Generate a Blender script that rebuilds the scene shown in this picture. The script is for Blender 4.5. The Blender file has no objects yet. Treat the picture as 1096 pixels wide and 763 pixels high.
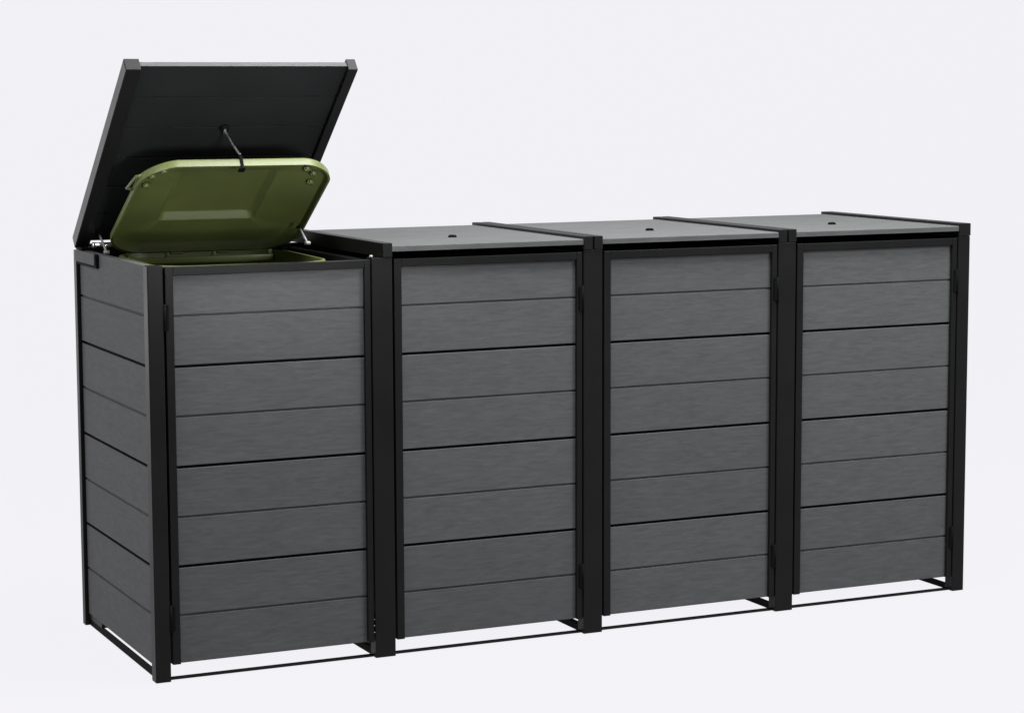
import bpy, bmesh, math, random
from mathutils import Vector, Matrix

scene = bpy.context.scene
COL = scene.collection
random.seed(7)

# ------------------------------------------------------------------ materials
def new_mat(name):
    m = bpy.data.materials.new(name)
    m.use_nodes = True
    nt = m.node_tree
    return m, nt, nt.nodes['Principled BSDF']

def N(nt, typ, **kw):
    n = nt.nodes.new(typ)
    for k, v in kw.items():
        setattr(n, k, v)
    return n

def mapped(nt, scale, coord='Object'):
    tc = N(nt, 'ShaderNodeTexCoord')
    oi = N(nt, 'ShaderNodeObjectInfo')
    add = N(nt, 'ShaderNodeVectorMath', operation='MULTIPLY_ADD')
    comb = N(nt, 'ShaderNodeCombineXYZ')
    nt.links.new(oi.outputs['Random'], comb.inputs[0])
    nt.links.new(oi.outputs['Random'], comb.inputs[2])
    add.inputs[1].default_value = (17.3, 0, 5.1)
    nt.links.new(comb.outputs[0], add.inputs[0])
    nt.links.new(tc.outputs[coord], add.inputs[2])
    mp = N(nt, 'ShaderNodeMapping')
    mp.inputs['Scale'].default_value = scale
    nt.links.new(add.outputs[0], mp.inputs['Vector'])
    return mp

def plank_material(name, along, base):
    """embossed wood-grain composite board, grain running along x or y"""
    m, nt, b = new_mat(name)
    L = nt.links.new
    def sc(a, t):
        return (a, t, t) if along == 'x' else (t, a, t)
    # long grain figure
    m1 = mapped(nt, sc(6, 30))
    n1 = N(nt, 'ShaderNodeTexNoise'); n1.inputs['Scale'].default_value = 1.6
    n1.inputs['Detail'].default_value = 6; n1.inputs['Roughness'].default_value = .62
    n1.inputs['Distortion'].default_value = 1.9
    L(m1.outputs[0], n1.inputs['Vector'])
    # fine embossed pores
    m2 = mapped(nt, sc(17, 125))
    n2 = N(nt, 'ShaderNodeTexNoise'); n2.inputs['Scale'].default_value = 1.0
    n2.inputs['Detail'].default_value = 5; n2.inputs['Roughness'].default_value = .68
    L(m2.outputs[0], n2.inputs['Vector'])
    # soft cloudy mottling of the extruded board
    m3 = mapped(nt, sc(7.0, 12))
    n3 = N(nt, 'ShaderNodeTexNoise'); n3.inputs['Scale'].default_value = 1.0
    n3.inputs['Detail'].default_value = 3
    L(m3.outputs[0], n3.inputs['Vector'])
    # cathedral figure
    m4 = mapped(nt, sc(.9, 7))
    w = N(nt, 'ShaderNodeTexWave', wave_type='RINGS', rings_direction='SPHERICAL')
    w.inputs['Scale'].default_value = 3.2; w.inputs['Distortion'].default_value = 5.5
    w.inputs['Detail'].default_value = 3; w.inputs['Detail Scale'].default_value = 1.4
    L(m4.outputs[0], w.inputs['Vector'])
    def math(op, a, bb):
        q = N(nt, 'ShaderNodeMath', operation=op)
        for i, v in enumerate((a, bb)):
            if isinstance(v, (int, float)): q.inputs[i].default_value = v
            else: L(v, q.inputs[i])
        return q.outputs[0]
    s = math('MULTIPLY', n1.outputs['Fac'], .44)
    s = math('ADD', s, math('MULTIPLY', n2.outputs['Fac'], .44))
    s = math('ADD', s, math('MULTIPLY', n3.outputs['Fac'], .12))
    s = math('ADD', s, math('MULTIPLY', w.outputs['Fac'], .02))
    r = N(nt, 'ShaderNodeValToRGB')
    r.color_ramp.elements[0].position = .30; r.color_ramp.elements[1].position = .70
    r.color_ramp.elements[0].color = (base[0]*.74, base[1]*.74, base[2]*.74, 1)
    r.color_ramp.elements[1].color = (base[0]*1.26, base[1]*1.26, base[2]*1.26, 1)
    L(s, r.inputs['Fac'])
    # each board leaves the press a shade lighter or darker than the next
    tc = N(nt, 'ShaderNodeTexCoord'); sx = N(nt, 'ShaderNodeSeparateXYZ'); L(tc.outputs['Object'], sx.inputs[0])
    oi = N(nt, 'ShaderNodeObjectInfo')
    q = math('FLOOR', math('DIVIDE', math('SUBTRACT', sx.outputs['Z'], .0425), .2668), 0)
    cx = N(nt, 'ShaderNodeCombineXYZ'); L(q, cx.inputs[0]); L(oi.outputs['Random'], cx.inputs[1])
    wn = N(nt, 'ShaderNodeTexWhiteNoise'); L(cx.outputs[0], wn.inputs['Vector'])
    tone = math('ADD', math('MULTIPLY', wn.outputs['Value'], .10), .95)
    hs = N(nt, 'ShaderNodeHueSaturation'); L(r.outputs['Color'], hs.inputs['Color']); L(tone, hs.inputs['Value'])
    L(hs.outputs['Color'], b.inputs['Base Color'])
    bp = N(nt, 'ShaderNodeBump'); bp.inputs['Strength'].default_value = .5
    bp.inputs['Distance'].default_value = .0014
    L(s, bp.inputs['Height']); L(bp.outputs[0], b.inputs['Normal'])
    b.inputs['Roughness'].default_value = .72
    b.inputs['Specular IOR Level'].default_value = .17
    return m

def coat_material(name, base, rough, spec, bump=.05, metallic=0.0, scale=420):
    m, nt, b = new_mat(name)
    L = nt.links.new
    mp = mapped(nt, (1, 1, 1))
    n = N(nt, 'ShaderNodeTexNoise'); n.inputs['Scale'].default_value = scale
    n.inputs['Detail'].default_value = 2
    L(mp.outputs[0], n.inputs['Vector'])
    n2 = N(nt, 'ShaderNodeTexNoise'); n2.inputs['Scale'].default_value = 7
    n2.inputs['Detail'].default_value = 4
    L(mp.outputs[0], n2.inputs['Vector'])
    r = N(nt, 'ShaderNodeValToRGB')
    r.color_ramp.elements[0].position = .3; r.color_ramp.elements[1].position = .7
    r.color_ramp.elements[0].color = (*[c*.88 for c in base], 1)
    r.color_ramp.elements[1].color = (*[c*1.12 for c in base], 1)
    L(n2.outputs['Fac'], r.inputs['Fac']); L(r.outputs['Color'], b.inputs['Base Color'])
    mr = N(nt, 'ShaderNodeMapRange')
    mr.inputs['To Min'].default_value = rough-.05; mr.inputs['To Max'].default_value = rough+.05
    L(n2.outputs['Fac'], mr.inputs['Value']); L(mr.outputs[0], b.inputs['Roughness'])
    bp = N(nt, 'ShaderNodeBump'); bp.inputs['Strength'].default_value = bump
    bp.inputs['Distance'].default_value = .0006
    L(n.outputs['Fac'], bp.inputs['Height']); L(bp.outputs[0], b.inputs['Normal'])
    b.inputs['Specular IOR Level'].default_value = spec
    b.inputs['Metallic'].default_value = metallic
    return m

PLANK_X = plank_material('composite_board_x', 'x', (.057, .0588, .0592))
PLANK_Y = plank_material('composite_board_y', 'y', (.057, .0588, .0592))
SHADE_BOARD = coat_material('shade_dark_board', (.0072, .0077, .0080), .7, .12, .1)  # near-black stands in for shade on undersides, inner faces and joint floors
METAL = coat_material('black_powder_coat', (.0066, .0067, .0067), .42, .09, .1)
RUBBER = coat_material('black_rubber', (.0035, .0035, .0035), .75, .04)
STEEL = coat_material('zinc_steel', (.72, .72, .72), .3, .5, .03, .9)
CHAIN = coat_material('dull_chain_steel', (.22, .22, .22), .45, .5, .03, .85)
LIGHT = coat_material('galvanised_paint', (.26, .26, .26), .35, .5, .02)
CHROME = coat_material('polished_steel', (.95, .95, .95), .16, .5, .01, 1.0)
GREEN = coat_material('olive_plastic', (.080, .097, .029), .46, .45, .12, 0, 240)

# ------------------------------------------------------------------ mesh helpers
class MB:
    """collects boxes, tubes, prisms into one mesh, each with a material slot"""
    def __init__(self):
        self.bm = bmesh.new(); self.mats = []
    def slot(self, m):
        if m not in self.mats: self.mats.append(m)
        return self.mats.index(m)
    def box(self, x0, x1, y0, y1, z0, z1, m, bev=.0015):
        t = bmesh.new()
        bmesh.ops.create_cube(t, size=1)
        for v in t.verts:
            v.co = Vector(((x0+x1)/2+v.co.x*(x1-x0), (y0+y1)/2+v.co.y*(y1-y0), (z0+z1)/2+v.co.z*(z1-z0)))
        if bev:
            bmesh.ops.bevel(t, geom=t.edges[:], offset=bev, segments=2, affect='EDGES', profile=.5)
        self.add(t, m)
        return self
    def add(self, t, m, smooth=False):
        i = self.slot(m)
        for f in t.faces:
            f.material_index = i; f.smooth = smooth
        me = bpy.data.meshes.new('tmp'); t.to_mesh(me); t.free()
        self.bm.from_mesh(me); bpy.data.meshes.remove(me)
    def tube(self, pts, r, m, n=12, radii=None):
        t = bmesh.new(); rings = []
        pts = [Vector(p) for p in pts]
        prev = None
        for i, p in enumerate(pts):
            if i == 0: d = pts[1]-p
            elif i == len(pts)-1: d = p-pts[i-1]
            else: d = (pts[i+1]-pts[i-1])
            d.normalize()
            if prev is None:
                a = Vector((0, 0, 1)) if abs(d.z) < .9 else Vector((1, 0, 0))
                u = d.cross(a).normalized()
            else:
                u = (prev - d*prev.dot(d)).normalized()
            prev = u; w = d.cross(u)
            rr = radii[i] if radii else r
            rings.append([t.verts.new(p+(u*math.cos(k*2*math.pi/n)+w*math.sin(k*2*math.pi/n))*rr) for k in range(n)])
        for a, b in zip(rings, rings[1:]):
            for k in range(n):
                t.faces.new((a[k], a[(k+1) % n], b[(k+1) % n], b[k]))
        t.faces.new(rings[0][::-1]); t.faces.new(rings[-1])
        bmesh.ops.recalc_face_normals(t, faces=t.faces[:])
        self.add(t, m, True)
        return self
    def loft(self, rings, m, cap0=True, cap1=True, smooth=True):
        t = bmesh.new()
        R = [[t.verts.new(p) for p in r] for r in rings]
        n = len(R[0])
        for a, b in zip(R, R[1:]):
            for k in range(n):
                t.faces.new((a[k], a[(k+1) % n], b[(k+1) % n], b[k]))
        if cap0: t.faces.new(R[0][::-1])
        if cap1: t.faces.new(R[-1])
        bmesh.ops.recalc_face_normals(t, faces=t.faces[:])
        self.add(t, m, smooth)
        return self
    def build(self, name, parent=None, loc=(0, 0, 0), auto=False):
        me = bpy.data.meshes.new(name)
        self.bm.to_mesh(me); self.bm.free()
        for m in self.mats: me.materials.append(m)
        o = bpy.data.objects.new(name, me)
        COL.objects.link(o); o.parent = parent; o.location = loc
        if auto:
            for p in me.polygons: p.use_smooth = True
            me.set_sharp_from_angle(angle=math.radians(35))
        return o

def thing(name, label, cat, loc=(0, 0, 0), rz=0):
    o = bpy.data.objects.new(name, None); COL.objects.link(o)
    o.location = loc; o.rotation_euler = (0, 0, rz)
    o['label'] = label; o['category'] = cat
    o.empty_display_size = .2
    return o

# ------------------------------------------------------------------ dimensions
P = .65; WE = .0424; WI = .0604; E0 = WE-WI/2
TOTAL = 2*E0+4*P
H = 1.158; RH = .0394; PT = H-RH          # rail top, rail height, post top
D = .773
CENT = [None]+[E0+k*P for k in (1, 2, 3)]
LFT = [0]+[CENT[k]-WI/2 for k in (1, 2, 3)]+[TOTAL-WE]
RGT = [WE]+[CENT[k]+WI/2 for k in (1, 2, 3)]+[TOTAL]
OPEN_ANGLE = .7045
PZ0 = .045                                 # bottom edge of boards
GROOVES = [.176, .309, .443, .578, .714, .848, .983]   # thin, thick, thin ...

def board_profile(z0, z1, gro, first_thick, front, back, wthin=.0056, wthick=.0075):
    """closed (depth, height) outline of a stack of boards, grooves cut in the front;
    returns the points and which edges are the floor of an open joint, coloured dark for shade"""
    pts = [(front+.002, z0), (front, z0+.002)]; dark = []
    for i, z in enumerate(gro):
        thick = (i % 2 == 0) == first_thick
        if thick:
            w = wthick/2; dp = .011
            pts += [(front, z-w-.0012), (front+.0012, z-w)]
            dark.append(len(pts)-1)
            pts += [(front+dp, z-w)]; dark.append(len(pts)-1)
            pts += [(front+dp, z+w)]; dark.append(len(pts)-1)
            pts += [(front+.0012, z+w), (front, z+w+.0012)]
        else:
            w = wthin/2
            pts += [(front, z-w-.001), (front+.0048, z-w*.6), (front+.0048, z+w*.6), (front, z+w+.001)]
    pts += [(front, z1-.002), (front+.002, z1), (back, z1), (back, z0)]
    return pts, dark

def board_panel(mb, pts, dark, a0, a1, axis, m, back_mat):
    t = bmesh.new()
    def mk(a, p):
        return t.verts.new((a, p[0], p[1])) if axis == 'x' else t.verts.new((p[0], a, p[1]))
    A = [mk(a0, p) for p in pts]; B = [mk(a1, p) for p in pts]
    n = len(pts); i0 = mb.slot(m); i1 = mb.slot(back_mat)
    for k in range(n):
        f = t.faces.new((A[k], A[(k+1) % n], B[(k+1) % n], B[k]))
        f.material_index = i1 if (k in dark or k == n-2) else i0
    for ring in (A[::-1], B):
        f = t.faces.new(ring); f.material_index = i0
    bmesh.ops.recalc_face_normals(t, faces=t.faces[:])
    me = bpy.data.meshes.new('tmp'); t.to_mesh(me); t.free()
    mb.bm.from_mesh(me); bpy.data.meshes.remove(me)

# ------------------------------------------------------------------ the bin storage
store = thing('bin_storage', 'long anthracite four-bay bin store of grey boards in a black frame, leftmost lid raised', 'bin storage', (TOTAL/2, D/2, 0))
OFF = Vector((-TOTAL/2, -D/2, 0))
def part(mb, name, parent=store, auto=False):
    """meshes above are written in world coordinates; shift into the store's frame"""
    return mb.build(name, parent, OFF if parent is store else (0, 0, 0), auto)

# posts
for k in range(5):
    mb = MB()
    mb.box(LFT[k], RGT[k], 0, .040, 0, PT, METAL, .0022)
    part(mb, 'post')
for k in range(5):
    mb = MB()
    zt = PT-.004
    mb.box(LFT[k], RGT[k], D-.030, D, 0, zt, METAL, .002)
    part(mb, 'post')

# side panels (boards run front to back)
SG = [z for z in GROOVES]
pts, dark = board_profile(.036, 1.1162, SG, False, .010, .028)
mb = MB(); board_panel(mb, pts, dark, .043, .736, 'y', PLANK_Y, SHADE_BOARD); part(mb, 'side_panel')
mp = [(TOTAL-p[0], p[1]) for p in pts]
mb = MB(); board_panel(mb, mp, dark, .043, .736, 'y', PLANK_Y, SHADE_BOARD); part(mb, 'side_panel')
# rear corner plates carrying the lid hinge, and the lower corner brackets
for s in (0, 1):
    X = (lambda a: a) if s == 0 else (lambda a: TOTAL-a)
    def xb(mb, a, b, *r):
        lo, hi = sorted((X(a), X(b))); mb.box(lo, hi, *r)
    mb = MB()
    xb(mb, .0015, .0095, .522, .742, 1.076, 1.1150, RUBBER, .0008)
    pl = part(mb, 'hinge_plate')
    mb = MB(); xb(mb, -.0025, .0015, .533, .742, 1.0840, 1.1172, PLANK_Y, .0008)
    mb.build('cover', pl)
    mb = MB(); xb(mb, .012, .032, .60, .742, .0205, .0355, METAL, .001)
    part(mb, 'corner_bracket')

mb = MB(); mb.box(.003, .036, .690, .7555, 1.117, 1.1245, RUBBER, .001); part(mb, 'hinge_bracket')

# dividers between the bays
for k in (1, 2, 3):
    mb = MB()
    pts, dark = board_profile(.036, 1.105, SG, False, CENT[k]-.012, CENT[k]+.012)
    board_panel(mb, pts, [i for i in range(len(pts))], .043, .741, 'y', SHADE_BOARD, SHADE_BOARD)
    part(mb, 'divider')

# back panels
for k in range(4):
    mb = MB()
    pts, dark = board_profile(PZ0, 1.100, GROOVES, False, -.008, .010)
    pts = [(D-.012-p[0], p[1]) for p in pts]
    board_panel(mb, pts, dark, RGT[k]+.001, LFT[k+1]-.001, 'x', PLANK_X, SHADE_BOARD)
    part(mb, 'back_panel')

# crossbars along the top of the back
for k in range(4):
    mb = MB(); mb.box(RGT[k]+.0005, LFT[k+1]-.0005, .742, D-.002, 1.101, 1.1315, METAL, .0015); part(mb, 'crossbar')

# base rails on the ground
for k in range(4):
    mb = MB(); mb.box(RGT[k], LFT[k+1], .020, .034, 0, .0065, METAL, .001); part(mb, 'base_rail')
for k in range(5):
    x0 = .014 if k == 0 else LFT[k]+.004
    x1 = .036 if k == 0 else (RGT[k]-.006 if k < 4 else RGT[k]-.012)
    mb = MB(); mb.box(x0, x0+.003, .0405, D-.0305, 0, .024 if k == 0 else .020, RUBBER, .0006)
    mb.box(x0+.003, x1, .0405, D-.0305, 0, .003, METAL, .0006)
    part(mb, 'base_rail')

# doors: three-sided black frame, eight boards, two butt hinges
for k in range(4):
    a, b = RGT[k], LFT[k+1]
    da, db = a+.0065, b-.0030
    y0, y1 = .003, .030
    sw = .0225; sr = .0175; zt = 1.1135; tr = .022
    mb = MB()
    mb.box(da, da+sw, y0, y1, PZ0, zt, METAL, .0015)
    mb.box(db-sr, db, y0, y1, PZ0, zt, METAL, .0015)
    mb.box(da+sw, db-sr, y0+.0005, y1, zt-tr, zt-.0005, METAL, .0012)
    door = part(mb, 'door')
    mb = MB()
    pts, dark = board_profile(PZ0+.0005, zt-tr, GROOVES, False, y0+.011, y1-.001)
    board_panel(mb, pts, dark, da+sw, db-sr, 'x', PLANK_X, SHADE_BOARD)
    mb.build('panel', door)
    for z in (.172, .981):
        hx = a+.003 if k == 0 else b-.003
        mb = MB()
        mb.tube([(hx, .0015, z-.036), (hx, .0015, z+.036)], .0042, RUBBER, 12)
        sg = 1 if k == 0 else -1
        lo, hi = sorted((hx-sg*.0035, hx+sg*.011))
        mb.box(lo, hi, -.0012, .0030, z-.034, z+.034, RUBBER, .0006)
        mb.build('hinge', door)
    if k == 0:
        mb = MB()
        mb.box(db+.0003, db+.0028, .006, .02, .062, .125, RUBBER, .0008)
        for q in (.073, .092, .110):
            mb.tube([(db+.0015, .0065, q), (db+.0015, .0035, q)], .0014, STEEL, 10)
        mb.build('catch', door)

# lids
LF, LB = 1.150, 1.1345                      # top and underside of the lid board
def make_lid(k, angle):
    xl = 0 if k == 0 else CENT[k]+.0025
    xr = TOTAL if k == 3 else CENT[k+1]-.0025
    wl = WE if k == 0 else WI/2-.0025
    wr = WE if k == 3 else WI/2-.0025
    mid = (RGT[k]+LFT[k+1])/2
    o = Vector((mid, D, H))
    mb = MB()
    bx0, bx1 = xl+wl, xr-wr
    # board: front edge, top with faint joints, underside coloured dark as if in shade
    prof = [(0, LB), (0, LF-.0025), (.0008, LF-.0008), (.0025, LF)]
    top_n = len(prof)
    for i, y in enumerate((.129, .258, .387, .516, .645)):
        prof += [(y-.0012, LF), (y, LF-.0012), (y+.0012, LF)]
    prof += [(D-.001, LF), (D-.001, LB)]
    nt_ = len(prof)
    for y in (.645, .516, .387, .258, .129):
        w = .0030
        prof += [(y+w, LB), (y+w*.6, LB+.0045), (y-w*.6, LB+.0045), (y-w, LB)]
    t = bmesh.new(); n = len(prof)
    A = [t.verts.new((bx0, p[0], p[1])) for p in prof]; B = [t.verts.new((bx1, p[0], p[1])) for p in prof]
    i0, i1 = mb.slot(PLANK_X), mb.slot(SHADE_BOARD)
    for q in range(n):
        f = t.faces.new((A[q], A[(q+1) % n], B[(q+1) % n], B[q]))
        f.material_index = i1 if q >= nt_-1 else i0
    t.faces.new(A[::-1]); t.faces.new(B)
    bmesh.ops.recalc_face_normals(t, faces=t.faces[:])
    for v in t.verts: v.co -= o
    me = bpy.data.meshes.new('tmp'); t.to_mesh(me); t.free(); mb.bm.from_mesh(me); bpy.data.meshes.remove(me)
    lid = mb.build('lid', store, OFF+o)
    lid.rotation_euler = (-angle, 0, 0)
    for x0, x1 in ((xl, xl+wl), (xr-wr, xr)):
        mb = MB()
        mb.box(x0-o.x, x1-o.x, -D-.0005, .012, PT+.0003-H, 0, METAL, .0018)
        r = mb.build('side_rail', lid)
        mb = MB()
        mb.box(x0-o.x+.0004, x1-o.x-.0004, -D-.0030, -D-.0003, PT+.0012-H, -.0004, METAL, .0008)
        mb.build('end_cap', r)
    mb = MB()   # round bolt head through the lid
    by = .262-D
    mb.tube([(0, by, LF-H-.0005), (0, by, LF-H+.004), (0, by, LF-H+.0065), (0, by, LF-H+.0072)], .012, RUBBER, 20, [.0125, .0125, .009, .004])
    mb.tube([(0, by, LB-H+.0005), (0, by, LB-H-.008)], .015, RUBBER, 20, [.016, .012])
    mb.build('bolt', lid)
    return lid
lids = [make_lid(k, OPEN_ANGLE if k == 0 else 0) for k in range(4)]
lids[0]['label'] = 'raised lid showing its dark underside'

# lid stays and white pivot pins inside the open bay
def stay(pts_rod, pts_arm):
    mb = MB(); mb.tube(pts_arm, .004, RUBBER, 10)
    a = part(mb, 'lid_stay')
    mb = MB(); mb.tube(pts_rod, .0034, LIGHT, 10)
    p = Vector(pts_rod[0]); mb.tube([p-Vector((.008, 0, 0)), p+Vector((.008, 0, 0))], 0.0055, LIGHT, 12)
    mb.build('rod', a)
stay([(.06, .627, 1.114), (.06, .694, 1.158)], [(.06, .694, 1.158), (.06, .735, 1.195), (.06, .690, 1.225)])
stay([(.607, .445, 1.134), (.607, .507, 1.172)], [(.607, .507, 1.172), (.607, .515, 1.178), (.610, .535, 1.176)])
for x0, x1 in ((.042, .118), (.598, .634)):
    mb = MB(); mb.tube([(x0, .70, 1.130), (x1, .70, 1.130)], 0.0082, CHROME, 16)
    mb.tube([(x0-.004, .70, 1.130), (x0+.003, .70, 1.130)], 0.0088, STEEL, 16)
    part(mb, 'pivot_pin')
mb = MB(); mb.tube([(.638, .020, 1.1195), (.638, .020, 1.124), (.638, .020, 1.1255)], .005, LIGHT, 12, [.005, .005, .0025])
part(mb, 'rivet')

# ------------------------------------------------------------------ wheeled bin
BX, BY = .348, .42
YAW = math.radians(-2.6)
bin_ = thing('wheeled_bin', 'olive green wheeled bin standing in the open leftmost bay, its lid tilted up', 'wheelie bin', (BX, BY, 0), YAW)

def rrect(w, d, r, z, cy=0, n=8, cx=0):
    out = []
    for (sx, sy, a0) in ((1, 1, 0), (-1, 1, 90), (-1, -1, 180), (1, -1, 270)):
        ox, oy = cx+sx*(w/2-r), cy+sy*(d/2-r)
        for i in range(n+1):
            a = math.radians(a0+90*i/n)
            out.append(Vector((ox+r*math.cos(a), oy+r*math.sin(a), z)))
    return out

RIM = 1.1035
mb = MB()
rings = [rrect(.40, .40, .05, .035, .05), rrect(.42, .42, .06, .05, .05), rrect(.44, .44, .06, .25, .045),
         rrect(.480, .530, .09, 1.03, .006, 8, -.008), rrect(.484, .534, .09, RIM-.045, .006, 8, -.010), rrect(.505, .555, .11, RIM-.042, .006, 8, -.010),
         rrect(.507, .557, .11, RIM-.003, .006, 8, -.010), rrect(.504, .554, .11, RIM, .006, 8, -.010), rrect(.494, .544, .105, RIM, .006, 8, -.010),
         rrect(.490, .540, .10, RIM-.004, .006, 8, -.010), rrect(.470, .520, .09, 1.02, .006, 8, -.008), rrect(.42, .425, .05, .26, .045), rrect(.38, .38, .05, .07, .05)]
mb.loft(rings, GREEN)
body = mb.build('body', bin_, auto=True)
# hinge bar along the rear edge, with its lugs
mb = MB()
mb.box(-.228, .210, .226, .240, RIM-.030, RIM-.012, GREEN, .003)
for x in (-.218, -.11, .03, .200):
    mb.box(x-.006, x+.006, .228, .238, RIM-.014, RIM+.002, GREEN, .002)
mb.build('hinge_bar', body, auto=True)
mb = MB(); mb.tube([(-.21, .275, .1), (.21, .275, .1)], .011, STEEL, 12); mb.build('axle', bin_)
for s in (-1, 1):
    mb = MB()
    x = s*.235
    mb.tube([(x-.022, .275, .1), (x-.016, .275, .1), (x+.016, .275, .1), (x+.022, .275, .1)], .1, RUBBER, 32, [.092, .1, .1, .092])
    mb.build('wheel', bin_, auto=True)

# lid: a shell built closed (s forward = -y from the hinge, n up), then swung open
LW, S0, S1 = .572, -.012, .528
TH = .50
HZ, HY = RIM+.0060, .262
def lid_outline(inset, n, rear=0):
    w = LW/2-inset; s0, s1 = S0+inset+rear, S1-inset
    r0 = .100-inset*.6; r1 = .090-inset*.6
    out = []
    for cx, cs, r, a0 in ((w-r0, s0+r0, r0, -90), (w-r1, s1-r1, r1, 0), (-w+r1, s1-r1, r1, 90), (-w+r0, s0+r0, r0, 180)):
        for i in range(11):
            a = math.radians(a0+9*i)
            out.append((cx+r*math.cos(a), cs+r*math.sin(a)))
    res = []
    for x, s in out:        # barrel-shaped sides and a bowed front edge
        u = (2*s-S0-S1)/(S1-S0); v = x/w
        x *= (.930+.085*(1-u*u*(1 if u > 0 else .45)))*(1-.012*max(u, 0))
        s += (.028 if u > 0 else -.014)*(1-v*v)*abs(u)
        res.append(Vector((x, -s, n)))
    return res
def sub(w, s0, s1, r, n, dom=0):
    out = []
    for cx, cs, a0 in ((w-r, s0+r, -90), (w-r, s1-r, 0), (-w+r, s1-r, 90), (-w+r, s0+r, 180)):
        for i in range(11):
            a = math.radians(a0+9*i)
            out.append(Vector((cx+r*math.cos(a)-.012, -(cs+r*math.sin(a)), n)))
    return out
mb = MB()
FL = .025
outer = [lid_outline(.003, .0005), lid_outline(0, 0), lid_outline(.001, FL-.008), lid_outline(.004, FL-.002), lid_outline(.012, FL+.002),
         lid_outline(.05, FL+.010), sub(.146, .130, .450, .020, FL+.014), sub(.139, .137, .443, .016, FL+.033), sub(.133, .143, .437, .014, FL+.036)]
inner = [sub(.128, .147, .433, .010, FL+.0315), sub(.1320, .1440, .4365, .012, FL+.029), sub(.141, .135, .445, .016, FL+.012), sub(.144, .132, .448, .018, FL+.0095), lid_outline(.05, FL+.006),
         lid_outline(.012, FL+.001, .014), lid_outline(.008, FL-.002, .015), lid_outline(.0065, FL-.012, .010), lid_outline(.006, 0.0005, .004)]
t = bmesh.new()
RO = [[t.verts.new(p) for p in r] for r in outer]
RI = [[t.verts.new(p) for p in r] for r in inner]
n = len(RO[0])
def strip(a, b):
    for q in range(n): t.faces.new((a[q], a[(q+1) % n], b[(q+1) % n], b[q]))
for a, b in zip(RO, RO[1:]): strip(a, b)
t.faces.new(RO[-1])
for a, b in zip(RI, RI[1:]): strip(a, b)
t.faces.new(RI[0]); strip(RI[-1], RO[0])
bmesh.ops.recalc_face_normals(t, faces=t.faces[:])
mb.add(t, GREEN, True)
blid = mb.build('lid', bin_, (0, HY, HZ), auto=True)
blid.rotation_euler = (-TH, 0, 0)
# grab loop on the corner, small moulded pads inside
for s in (-1, 1):
    mb = MB()
    mb.tube([(s*.266, -.375, .016), (s*.293, -.384, .016), (s*.281, -.456, .016), (s*.240, -.478, .016)], .0042, GREEN, 10)
    if s < 0: mb.build('handle', blid)
    else: mb.bm.free()
    for (x, y) in ((.232, -.440), (.205, -.470), (.238, -.385)):
        mb = MB()
        mb.tube([(s*x, y, FL+.003), (s*x, y, FL-.008)], .010, GREEN, 14, [.012, .008])
        mb.build('moulded_pad', blid)
for x in (-.20, -.07, .07, .20):
    mb = MB(); mb.box(x-.02, x+.02, .014, .034, -.006, .006, GREEN, .003)
    mb.build('hinge_lug', blid)

# ------------------------------------------------------------------ chain from the store lid to the bin lid
bpy.context.view_layer.update()
Mlid = lids[0].matrix_world; Mb = blid.matrix_world
pa = Mlid @ Vector((0, .262-D, LB-H-.008))
pb = Mb @ Vector((-.004, -(S1+.0165), FL+.003))
chain = thing('lifting_chain', 'thin steel chain hanging from the raised black lid down to the green bin lid', 'chain', pb)
def local(v): return v-pb
mb = MB()
fy = -(S1+.0165)
mb.box(-.0085, .0005, fy-.0012, fy+.0035, -.006, FL+.004, RUBBER, .001)
mb.box(-.013, .005, fy-.0012, fy+.022, -.010, -.006, RUBBER, .001)
mb.tube([(-.004, fy+.001, FL-.002), (-.004, fy+.004, FL+.010)], .0022, RUBBER, 10)
for v in mb.bm.verts: v.co = Mb @ v.co - pb
clip = mb.build('clip', chain)
start = Mb @ Vector((-.004, fy+.004, FL+.010)) - pb; end = local(pa)
Lc = (end-start).length
nl = int(Lc/.0090)
cm = MB()
lk = []
for i in range(20):
    a = 2*math.pi*i/20
    lk.append(((.0040+.0)*math.cos(a), 0, .0036*math.sin(a)+math.copysign(.0048, math.sin(a)) if abs(math.sin(a)) > 1e-6 else 0))
lk.append(lk[0])
cm.tube(lk, .0012, CHAIN, 8)
for v in cm.bm.verts: v.co *= .68
link0 = cm.build('link', chain)
def sag(f):
    p = start.lerp(end, f); p.z -= .006*4*f*(1-f); return p
for i in range(nl):
    o = link0 if i == 0 else link0.copy()
    if i: COL.objects.link(o)
    o.parent = chain
    f = (i+.5)/nl
    o.location = sag(f)
    d = (sag(min(1, f+.02))-sag(max(0, f-.02))).normalized()
    qt = d.to_track_quat('Z', 'X')
    o.rotation_mode = 'QUATERNION'
    from mathutils import Quaternion
    o.rotation_quaternion = qt @ Quaternion((0, 0, 1), math.pi/2*(i % 2)+.4)
mb = MB(); e_ = end
mb.tube([e_+Vector((0, 0, .004)), e_-Vector((0, 0, .012))], .0042, CHAIN, 12)
mb.tube([e_-Vector((0, 0, .010)), sag(.9)], .0024, CHAIN, 10)
mb.build('hook', chain)

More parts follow.
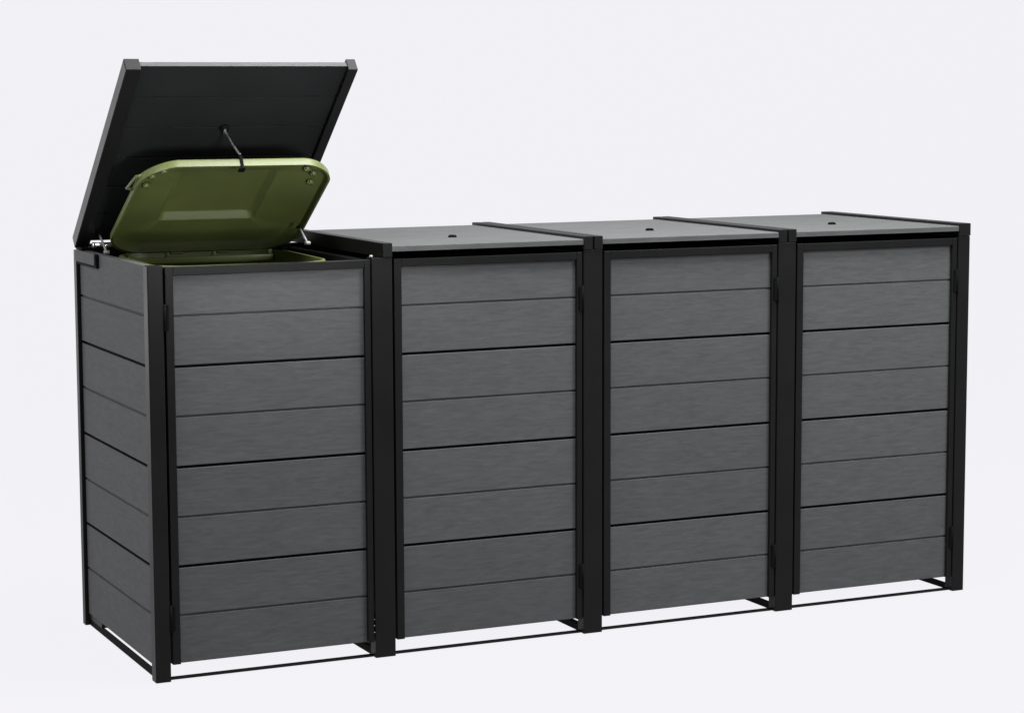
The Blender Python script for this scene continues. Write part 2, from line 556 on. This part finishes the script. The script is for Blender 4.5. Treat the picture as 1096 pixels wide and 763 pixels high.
# ------------------------------------------------------------------ white studio sweep, glow added so it stays even and shadowless
m, nt, b = new_mat('glowing_sweep_white')
b.inputs['Base Color'].default_value = (.008, .008, .008, 1)
b.inputs['Roughness'].default_value = .9
b.inputs['Specular IOR Level'].default_value = 0
b.inputs['Emission Color'].default_value = (.880, .873, .915, 1)
b.inputs['Emission Strength'].default_value = 1.0
bm = bmesh.new()
prof = [(-9, 0), (7, 0)]
for i in range(1, 13):
    a = math.pi/2*i/12; prof.append((7+2.5*math.sin(a), 2.5-2.5*math.cos(a)))
prof.append((9.5, 6))
xs = (-14, 18)
V = [[bm.verts.new((x, y, z-.0015)) for y, z in prof] for x in xs]
for i in range(len(prof)-1):
    f = bm.faces.new((V[0][i], V[1][i], V[1][i+1], V[0][i+1])); f.smooth = True
me = bpy.data.meshes.new('studio_backdrop'); bm.to_mesh(me); bm.free(); me.materials.append(m)
bd = bpy.data.objects.new('studio_backdrop', me); COL.objects.link(bd); bd['kind'] = 'structure'

# ------------------------------------------------------------------ lamps
def area(name, loc, target, sx, sy, energy, col=(1, 1, 1)):
    l = bpy.data.lights.new(name, 'AREA'); l.shape = 'RECTANGLE'; l.size = sx; l.size_y = sy
    l.energy = energy; l.color = col
    o = bpy.data.objects.new(name, l); COL.objects.link(o); o.location = loc
    o.rotation_euler = (Vector(target)-Vector(loc)).to_track_quat('-Z', 'Y').to_euler()
    return o
area('overhead_softbox', (1.7, -.45, 3.7), (1.5, .2, .9), 3.2, 1.6, 385)
area('front_softbox', (3.7, -2.7, 3.1), (1.9, 0, .8), 1.4, 1.2, 140)
l_ = area('bin_lid_fill', (.35, -3.3, .95), (.36, .4, 1.62), .45, .35, 3.7)  # added fill, aimed to brighten the inside of the bin lid
l_.data.spread = math.radians(25)
area('left_fill', (-2.6, -.4, 3.1), (0, .4, .9), 1.0, 1.0, 85)  # added fill that lifts the left side panel
area('rim_softbox', (-1.75, 6.0, 1.1), (0, .4, 1.1), 1.5, 2.2, 26)

w = bpy.data.worlds.new('World'); scene.world = w; w.use_nodes = True
w.node_tree.nodes['Background'].inputs[0].default_value = (.5, .5, .52, 1)
w.node_tree.nodes['Background'].inputs[1].default_value = .12

# ------------------------------------------------------------------ camera
yaw, pit, rol, f = .4359, -.1171, -.0038, 2440.04
C = Vector((-1.6501, -5.8067, 1.579))
fw = Vector((math.sin(yaw)*math.cos(pit), math.cos(yaw)*math.cos(pit), math.sin(pit)))
rt = Vector((math.cos(yaw), -math.sin(yaw), 0)); up = rt.cross(fw)
R = math.cos(rol)*rt+math.sin(rol)*up; U = math.cos(rol)*up-math.sin(rol)*rt
cam = bpy.data.cameras.new('Camera'); co = bpy.data.objects.new('Camera', cam); COL.objects.link(co)
M = Matrix((R, U, -fw)).transposed().to_4x4(); M.translation = C
co.matrix_world = M
cam.sensor_width = 36; cam.lens = f/1096*36; cam.clip_end = 200; cam.clip_start = .1
scene.camera = co
scene.view_settings.view_transform = 'Standard'; scene.view_settings.look = 'None'
scene.view_settings.exposure = 0; scene.view_settings.gamma = 1
